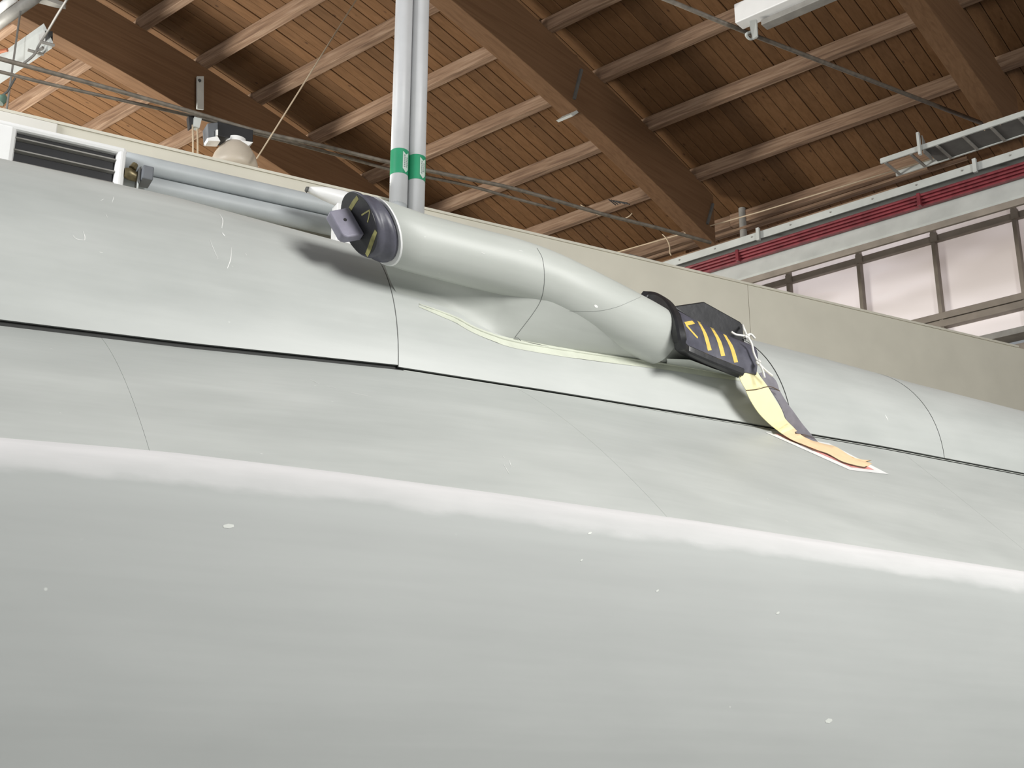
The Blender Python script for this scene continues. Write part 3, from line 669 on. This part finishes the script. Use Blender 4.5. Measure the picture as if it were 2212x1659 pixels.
# bright white tapered duct elbow
we = empty('white_duct_elbow', W(2.9, 7.5, 3.8)); tag(we, 'glaring white tapered duct elbow in front of the pipes, left of the black plug', 'duct')
wp = [pd(662, 409, 7.45), pd(672, 411, 7.45), pd(700, 418, 7.45), pd(735, 429, 7.45), pd(775, 441, 7.45), pd(812, 451, 7.45)]
MB().tube(wp, [.010, .026, .046, .058, .062, .062], 20).build('tapered_head', 'white_hot', we, smooth='all')
MB().tube([pd(660, 408, 7.44), pd(665, 410, 7.44)], [.016, .022], 12).build('dark_nose', 'steel_dark', we, smooth='all')
c1 = pd(742, 445, 7.45)
MB().box(V(c1.x, c1.y, c1.z - .28) , F * .062, N * .05, Z * .27).build('vertical_box', 'white_hot', we, bevel=.006)
# added strip: shade and dirt under the pipes put in as dark brown
lg = sbox(1.385, 3.9, 7.93, 8.0, 3.775, 3.825).build('pipe_shade_strip', 'conduit'); tag(lg, 'narrow dark brown strip standing in for shade and dirt under the twin pipes', 'shade strip')

# long festoon rails crossing under the roof
def rail(name, D_, pts, r, m, label, off=0, cat='conduit', grp=None):
    pp = cr([pd(x, y, D_) for x, y in pts], 4); mb = MB().tube(pp, r, 10); o = mb.build(name, m, None, smooth='all'); tag(o, label, cat, grp); return o
rail('conduit', 9.2, [(-40, 116), (0, 127), (100, 154), (250, 195), (415, 242), (553, 283), (700, 316), (860, 355), (1000, 384), (1120, 410), (1300, 462), (1420, 492), (1535, 524)], .018, 'conduit', 'upper of two long grey conduits crossing in front of the ceiling', grp='long conduits under the ceiling')
rail('conduit', 9.3, [(-40, 145), (0, 155), (100, 180), (225, 208), (415, 251), (500, 275), (620, 306), (740, 338), (860, 370), (1000, 398), (1106, 427), (1200, 452)], .014, 'conduit', 'lower of two long grey conduits crossing in front of the ceiling', grp='long conduits under the ceiling')
# bracket on beam, block and rods
br = empty('hanger_bracket', pp_(433, 200, 11.2)); tag(br, 'pale perforated flat steel hanger on the dark left roof beam', 'bracket')
a = pp_(424, 166, 11.2); b = pp_(438, 166, 11.2); c = pp_(438, 238, 11.2); d_ = pp_(424, 236, 11.2)
MB().prism([a, b, c, d_], -P * .02).build('flat_bar', 'steel', br)
MB().tube([pp_(431, 174, 11.175), pp_(431, 174, 11.17)], .02, 12, up=Q).build('bolt_hole', 'black', br)
hb_ = empty('pulley_block', pd(425, 262, 9.25)); tag(hb_, 'small dark and pale clamp block on the conduits beside the domed lamp', 'clamp')
MB().prism([pd(407, 250, 9.25), pd(420, 250, 9.25), pd(419, 270, 9.25), pd(410, 276, 9.25)], -N * .06).build('dark_cheek', 'black', hb_)
MB().prism([pd(420, 252, 9.22), pd(436, 256, 9.22), pd(431, 276, 9.22), pd(418, 272, 9.22)], -N * .06).build('pale_cheek', 'steel', hb_)
for x in (416, 426):
    MB().tube([pd(x, 270, 9.25), pd(x + 1, 305, 9.25), pd(x + 1, 345, 9.25)], .0075, 8).build('hanging_rod', 'rope', hb_, smooth='all')
# domed lamp
lp = empty('domed_lamp', pd(500, 330, 9.2)); tag(lp, 'large beige domed bay lamp with a black ballast box', 'lamp')
lc = pd(505, 372, 9.2); ltop = pd(503, 303, 9.2).z
hz = ltop - lc.z
MB().loft([[V(lc.x, lc.y, lc.z) + V(math.cos(a), math.sin(a), 0) * r + Z * (hz * h_) for a in [2 * math.pi * i / 32 for i in range(32)]] for r, h_ in ((.192, 0), (.185, .25), (.165, .5), (.13, .72), (.09, .88), (.05, .97), (.02, 1.0))]).build('lamp_dome', 'dome', lp, smooth='all')
MB().loft([[V(lc.x, lc.y, ltop) + V(math.cos(a), math.sin(a), 0) * r + Z * h_ for a in [2 * math.pi * i / 24 for i in range(24)]] for r, h_ in ((.085, -.035), (.08, .01), (.05, .02))]).build('dome_collar', 'white', lp, smooth=True)
bc = [pd(470, 262, 9.15), pd(547, 281, 9.15), pd(546, 307, 9.15), pd(470, 293, 9.15)]
MB().prism(bc, -N * .16).build('ballast_box', 'black', lp, bevel=.004)
MB().prism([pd(448, 266, 9.1), pd(471, 264, 9.12), pd(471, 292, 9.12), pd(450, 300, 9.1)], -N * .14).build('end_cover', 'valve_grey', lp, bevel=.006)
MB().prism([pd(467, 280, 9.08), pd(471, 280, 9.08), pd(471, 292, 9.08), pd(467, 292, 9.08)], -N * .02).build('bright_sticker', 'stick_white', lp)
MB().prism([pd(448, 298, 9.1), pd(470, 294, 9.1), pd(476, 305, 9.1), pd(450, 304, 9.1)], -N * .1).build('bracket_plate', 'white', lp)
MB().prism([pd(520, 303, 9.1), pd(547, 307, 9.1), pd(535, 316, 9.1)], -N * .1).build('bracket_plate', 'white', lp)

# wire ropes
def wire(name, pts3, r, m, label, cat): o = MB().tube(pts3, r, 8).build(name, m, None, smooth='all'); return tag(o, label, cat)
a = pd(555, 342, 8.9); b = pz(773, -6, 6.9)
wire('wire_rope', [a, a.lerp(b, .5), b], .0065, 'rope', 'thin pale wire rope slanting up from the domed lamp to the ceiling', 'rope')
a = pq_(1311, 551, 12.4); b = pq_(1640, 458, 12.4); c = pq_(2030, 338, 12.4)
wire('wire_rope', [a, b, c], .008, 'rope', 'thin pale wire rope stretched above the grey crane girder', 'rope')
a = pz(1430, -5, 6.95); b = pz(1640, 81, 6.95); c = pz(2128, 269, 6.95)
wire('conduit', [a, b, c], .022, 'conduit', 'straight grey conduit running through the hook of the white batten light', 'conduit')

# white batten light upper right
bt = empty('batten_light', pz(1660, 40, 6.95)); tag(bt, 'white batten light fitting with grey hook at the top edge', 'lamp')
A = pz(1590, 52, 6.85); qA = A.dot(Q); pA = A.dot(P); zA = A.z - CZ
def hbox(p0, p1, q0, q1, za, zb_): return MB().box(H((p0 + p1) / 2, (q0 + q1) / 2, (za + zb_) / 2), P * ((p1 - p0) / 2), Q * ((q1 - q0) / 2), Z * ((zb_ - za) / 2))
hbox(pA - 2.2, pA, qA - .02, qA + .12, zA, zA + .20).build('batten_body', 'white', bt, bevel=.008)
hbox(pA - 2.2, pA - .22, qA + .06, qA + .17, zA - .075, zA - .02).build('lamp_channel', 'steel_mid', bt, bevel=.006)
MB().tube(cr([pz(1622, 50, 6.85), pz(1626, 66, 6.83), pz(1612, 74, 6.80), pz(1620, 84, 6.78), pz(1634, 80, 6.79)], 5), .014, 10).build('hook', 'steel', bt, smooth='all')
MB().prism([pz(1622, 47, 6.82), pz(1636, 44, 6.82), pz(1638, 80, 6.76), pz(1628, 86, 6.76), pz(1622, 60, 6.8)], -Q * .02).build('hook_plate', 'steel', bt)

GK = .9375
def HG(p, q, z): return H(p * GK, q * GK, z * GK)
def gbox(*a): return hbox(*[x * GK for x in a])
# crane girder with red conductor rails
QG = 12.8
cg = empty('crane_girder', HG(8, QG, 6.1)); tag(cg, 'long pale grey steel crane girder crossing the right side', 'girder')
g0, g1 = 1.5, 12.6
gbox(g0, g1, QG - .12, QG - .10, 6.55, 6.645).build('top_flange_plate', 'steel', cg, bevel=.003)
gbox(g0, g1, QG - .10, QG + .22, 6.60, 6.63).build('top_flange', 'steel', cg)
gbox(g0, g1, QG + .12, QG + .16, 6.42, 6.60).build('web', 'steel_dark', cg)
lowprof = [(-.06, 6.12), (-.075, 6.14), (-.055, 6.22), (-.03, 6.30), (-.02, 6.38), (.0, 6.40), (.02, 6.42), (.14, 6.44), (.14, 6.42), (-.02, 6.12)]
MB().prism([HG(g0, QG + a, b) for a, b in lowprof], P * (GK * (g1 - g0))).build('box_section', 'steel', cg, smooth=True, angle=50)
gbox(g0, g1, QG - .065, QG - .03, 6.045, 6.118).build('bottom_flange', 'steel_brown', cg)
for k in range(22):
    p_ = g0 + .4 + k * .52
    MB().tube([HG(p_, QG - .119, 6.60), HG(p_, QG - .128, 6.60)], .009, 8, up=P).build('bolt', 'steel_mid', cg)
for p_ in (7.0, 4.35):
    gbox(p_ - .02, p_ + .02, QG - .16, QG - .122, 6.52, 6.68).build('stiffener', 'steel', cg)
cr_ = empty('conductor_rail', HG(8, QG, 6.48)); tag(cr_, 'bundle of dark red conductor rails fixed along the grey crane girder', 'rail')
for k in range(4):
    z_ = 6.460 - .036 * k
    MB().prism([HG(g0, QG - .14 + .012 * k, z_ - .015), HG(g0, QG - .15 + .012 * k, z_), HG(g0, QG - .14 + .012 * k, z_ + .014), HG(g0, QG - .09 + .012 * k, z_ + .014), HG(g0, QG - .09 + .012 * k, z_ - .015)], P * (GK * (g1 - g0 - (.0, .35, .1, .45)[k] - 1.5))).build('red_bar', 'red', cr_, smooth=True, angle=30)
for p_ in (9.6, 7.3, 5.0, 2.9):
    gbox(p_ - .02, p_ + .02, QG - .157, QG - .08, 6.335, 6.485).build('rail_clamp', 'red', cr_, bevel=.004)
# cable tray on the right
ct = empty('cable_tray', HG(4.6, 12.6, 7.0)); tag(ct, 'pale steel cable tray with upright bracket at the right edge', 'tray')
gbox(2.2, 5.35, 12.55, 12.57, 6.93, 6.99).build('side_rail', 'steel', ct)
gbox(2.2, 5.35, 12.95, 12.97, 6.93, 6.99).build('side_rail', 'steel', ct)
gbox(2.2, 4.85, 12.57, 12.95, 6.94, 6.95).build('tray_floor', 'steel_dark', ct)
for k in range(11): gbox(2.3 + .3 * k - .015, 2.3 + .3 * k + .015, 12.57, 12.95, 6.925, 6.94).build('rung', 'steel_mid', ct)
gbox(4.86, 4.89, 12.5, 12.54, 6.86, 7.13).build('upright_bracket', 'steel', ct); MB().prism([HG(4.84, 12.55, 7.1), HG(4.84, 12.55, 6.88), HG(4.84, 12.8, 6.88)], P * .01).build('gusset', 'steel_mid', ct)
MB().tube(cr([pq_(2127, 282, 11.8), pq_(2128, 268, 11.8), pq_(2158, 259, 11.8), pq_(2161, 270, 11.8)], 3), .006, 6).build('wire_handle', 'rope', ct)
# old timber strips / battens behind the girder
for k, (q_, z_, a_, b_) in enumerate(((13.0, 6.92, 5.0, 10.3), (13.08, 6.84, 5.4, 10.0), (13.16, 6.98, 4.6, 9.2))):
    o = hbox(a_, b_, q_, q_ + .05, z_, z_ + .03).build('timber_batten', 'purlin'); tag(o, ('pale timber batten above the crane girder, lowest but one of three', 'pale timber batten above the crane girder, lowest of three', 'pale timber batten above the crane girder, topmost of three')[k], 'batten', 'battens above the crane girder')
o = MB().tube([H(7.42, 13.05, 6.45), H(7.42, 13.05, 7.0), H(7.42, 13.05, 7.22)], .045, 16, up=Q).build('drain_pipe', 'steel_mid', None, smooth=True); tag(o, 'short grey pipe stub rising behind the crane girder', 'pipe')
o = MB().box(H(9.0, 13.25, 6.92), P * .62, Q * .04, Z * .13).build('timber_block', 'plank'); tag(o, 'orange timber block where the middle beam meets the girder', 'block')
o = MB().prism([pq_(1352, 556, 12.3), pq_(1360, 548, 12.3), pq_(1436, 568, 12.3), pq_(1420, 578, 12.3)], Q * .08).build('steel_angle', 'steel_dark'); tag(o, 'short dark steel angle on top of the partition at the girder end', 'angle')
# stray cables
for k, (pts, l) in enumerate((([(1196, 416), (1215, 421), (1240, 433), (1262, 447), (1290, 463)], 'white loose cable hanging above the conduits, uppermost of three'),
                 ([(1290, 463), (1315, 468), (1340, 474), (1358, 468), (1366, 460)], 'white loose cable looping beside the middle roof beam'),
                 ([(1431, 506), (1440, 516), (1446, 530), (1447, 545), (1450, 552)], 'white loose cable drooping above the girder end'))):
    o = MB().tube(cr([pq_(x, y, 12.1) for x, y in pts], 5), .008, 6).build('loose_cable', 'rope', None, smooth='all'); tag(o, l, 'cable', 'loose cables under the ceiling')
o = MB().tube([pq_(1236, 414, 12.1), pq_(1240, 432, 12.1)], .009, 6).build('hook_peg', 'black'); tag(o, 'tiny black hook holding the white cable', 'hook')
mb = MB()
for k in range(7): mb.tube([pq_(1315 + k * 5, 431 + k, 11.8), pq_(1330 + k * 5, 440 + random.uniform(-4, 3), 11.8)], .007, 5)
o = mb.build('twig_nest', 'black'); tag(o, 'small dark tangle of twigs on a purlin', 'nest', None, 'stuff')
# tie plates on the middle beam
def tie(px0, py0, px1, py1, l):
    a, b = pp_(px0, py0, 7.49), pp_(px1, py1, 7.49); t = (b - a); o = MB().box((a + b) / 2, t / 2, Q * .018, P * .012).build('tie_strap', 'steel_dark'); tag(o, l, 'strap', 'steel straps on the middle roof beam')
tie(1256, 150, 1240, 214, 'dark steel strap on the middle roof beam, upper one'); tie(1540, 440, 1528, 484, 'dark steel strap on the middle roof beam, lower one near the girder')
o = MB().prism([pp_(1233, 247, 7.5), pp_(1246, 238, 7.5), pp_(1250, 243, 7.5), pp_(1238, 251, 7.5)], P * .2).build('beam_clip', 'steel'); tag(o, 'small pale steel clip under the middle roof beam', 'clip')

# ================================================================== UPPER LEFT CLUTTER
tr = empty('light_trough', pz(60, 110, 6.4)); tag(tr, 'white trough light fitting at the upper left under the beam', 'lamp')
A = pz(93, 63, 6.6); B = pz(113, 104, 6.35); qa, pa = A.dot(Q), A.dot(P)
MB().prism([A, B, B + Z * .06, A + Z * .06], P * 3.2).build('trough_body', 'steel', tr)
MB().prism([pz(97, 66, 6.5), pz(114, 68, 6.5), pz(114, 94, 6.45), pz(98, 94, 6.45)], P * .1).build('end_box', 'black', tr)
for x0, y0, x1, y1 in ((86, 90, 118, 98), (60, 108, 94, 118), (76, 114, 93, 103)):
    MB().tube([pz(x0, y0, 6.35), pz(x1, y1, 6.35)], .014, 8).build('clamp_bar', 'steel_mid', tr)
o = MB().tube([pz(-20, 62, 6.9), pz(0, 48, 6.9), pz(76, -6, 6.9)], .055, 18).build('ceiling_pipe', 'steel_mid', None, smooth='all'); tag(o, 'thick grey pipe crossing the top left corner, nearer the middle', 'pipe')
o = MB().tube([pz(-20, 32, 6.95), pz(0, 18, 6.95), pz(30, -5, 6.95)], .04, 18).build('ceiling_pipe', 'white', None, smooth='all'); tag(o, 'white pipe in the extreme top left corner', 'pipe')
o = MB().prism([pz(72, 4, 6.9), pz(118, 16, 6.9), pz(142, 20, 6.9), pz(140, 14, 6.9), pz(100, 0, 6.9)], Z * .04).build('fixing_bar', 'steel_mid'); tag(o, 'short flat steel bar at the top left beside the grey pipe', 'bar')
o = MB().tube(cr([pz(147, -5, 6.5), pz(125, 30, 6.5), pz(104, 66, 6.48), pz(84, 98, 6.4), pz(74, 118, 6.3), pz(50, 138, 6.2)], 5), .011, 8).build('hanging_cable', 'steel_mid', None, smooth='all'); tag(o, 'grey cable curving down past the trough light', 'cable')
o = MB().tube([pz(33, 168, 5.8), pz(16, 198, 5.7), pz(-6, 214, 5.6)], .01, 8).build('hanging_cable', 'steel_dark', None, smooth='all'); tag(o, 'thin dark cable at the left edge below the conduits', 'cable')
a = pz(44, 24, 6.85); o = MB().tube([a, V(a.x, a.y, a.z - 1.4), V(a.x, a.y, a.z - 2.6)], .009, 8).build('threaded_rod', 'steel_mid', None, smooth='all'); tag(o, 'thin vertical threaded rod at the upper left', 'rod')
o = MB().tube([pz(-5, 112, 6.4), pz(16, 108, 6.4)], [.02, .016], 10).build('rusty_pipe_end', 'rust', None, smooth=True); tag(o, 'rusty orange pipe end at the left edge', 'pipe')
o = MB().tube([pd(-2, 222, 8.05), pd(4, 213, 8.05), pd(12, 208, 8.05)], [.03, .035, .015], 10).build('green_fitting', 'green_paint', None, smooth=True); tag(o, 'small dull green fitting above the partition at the left edge', 'fitting')
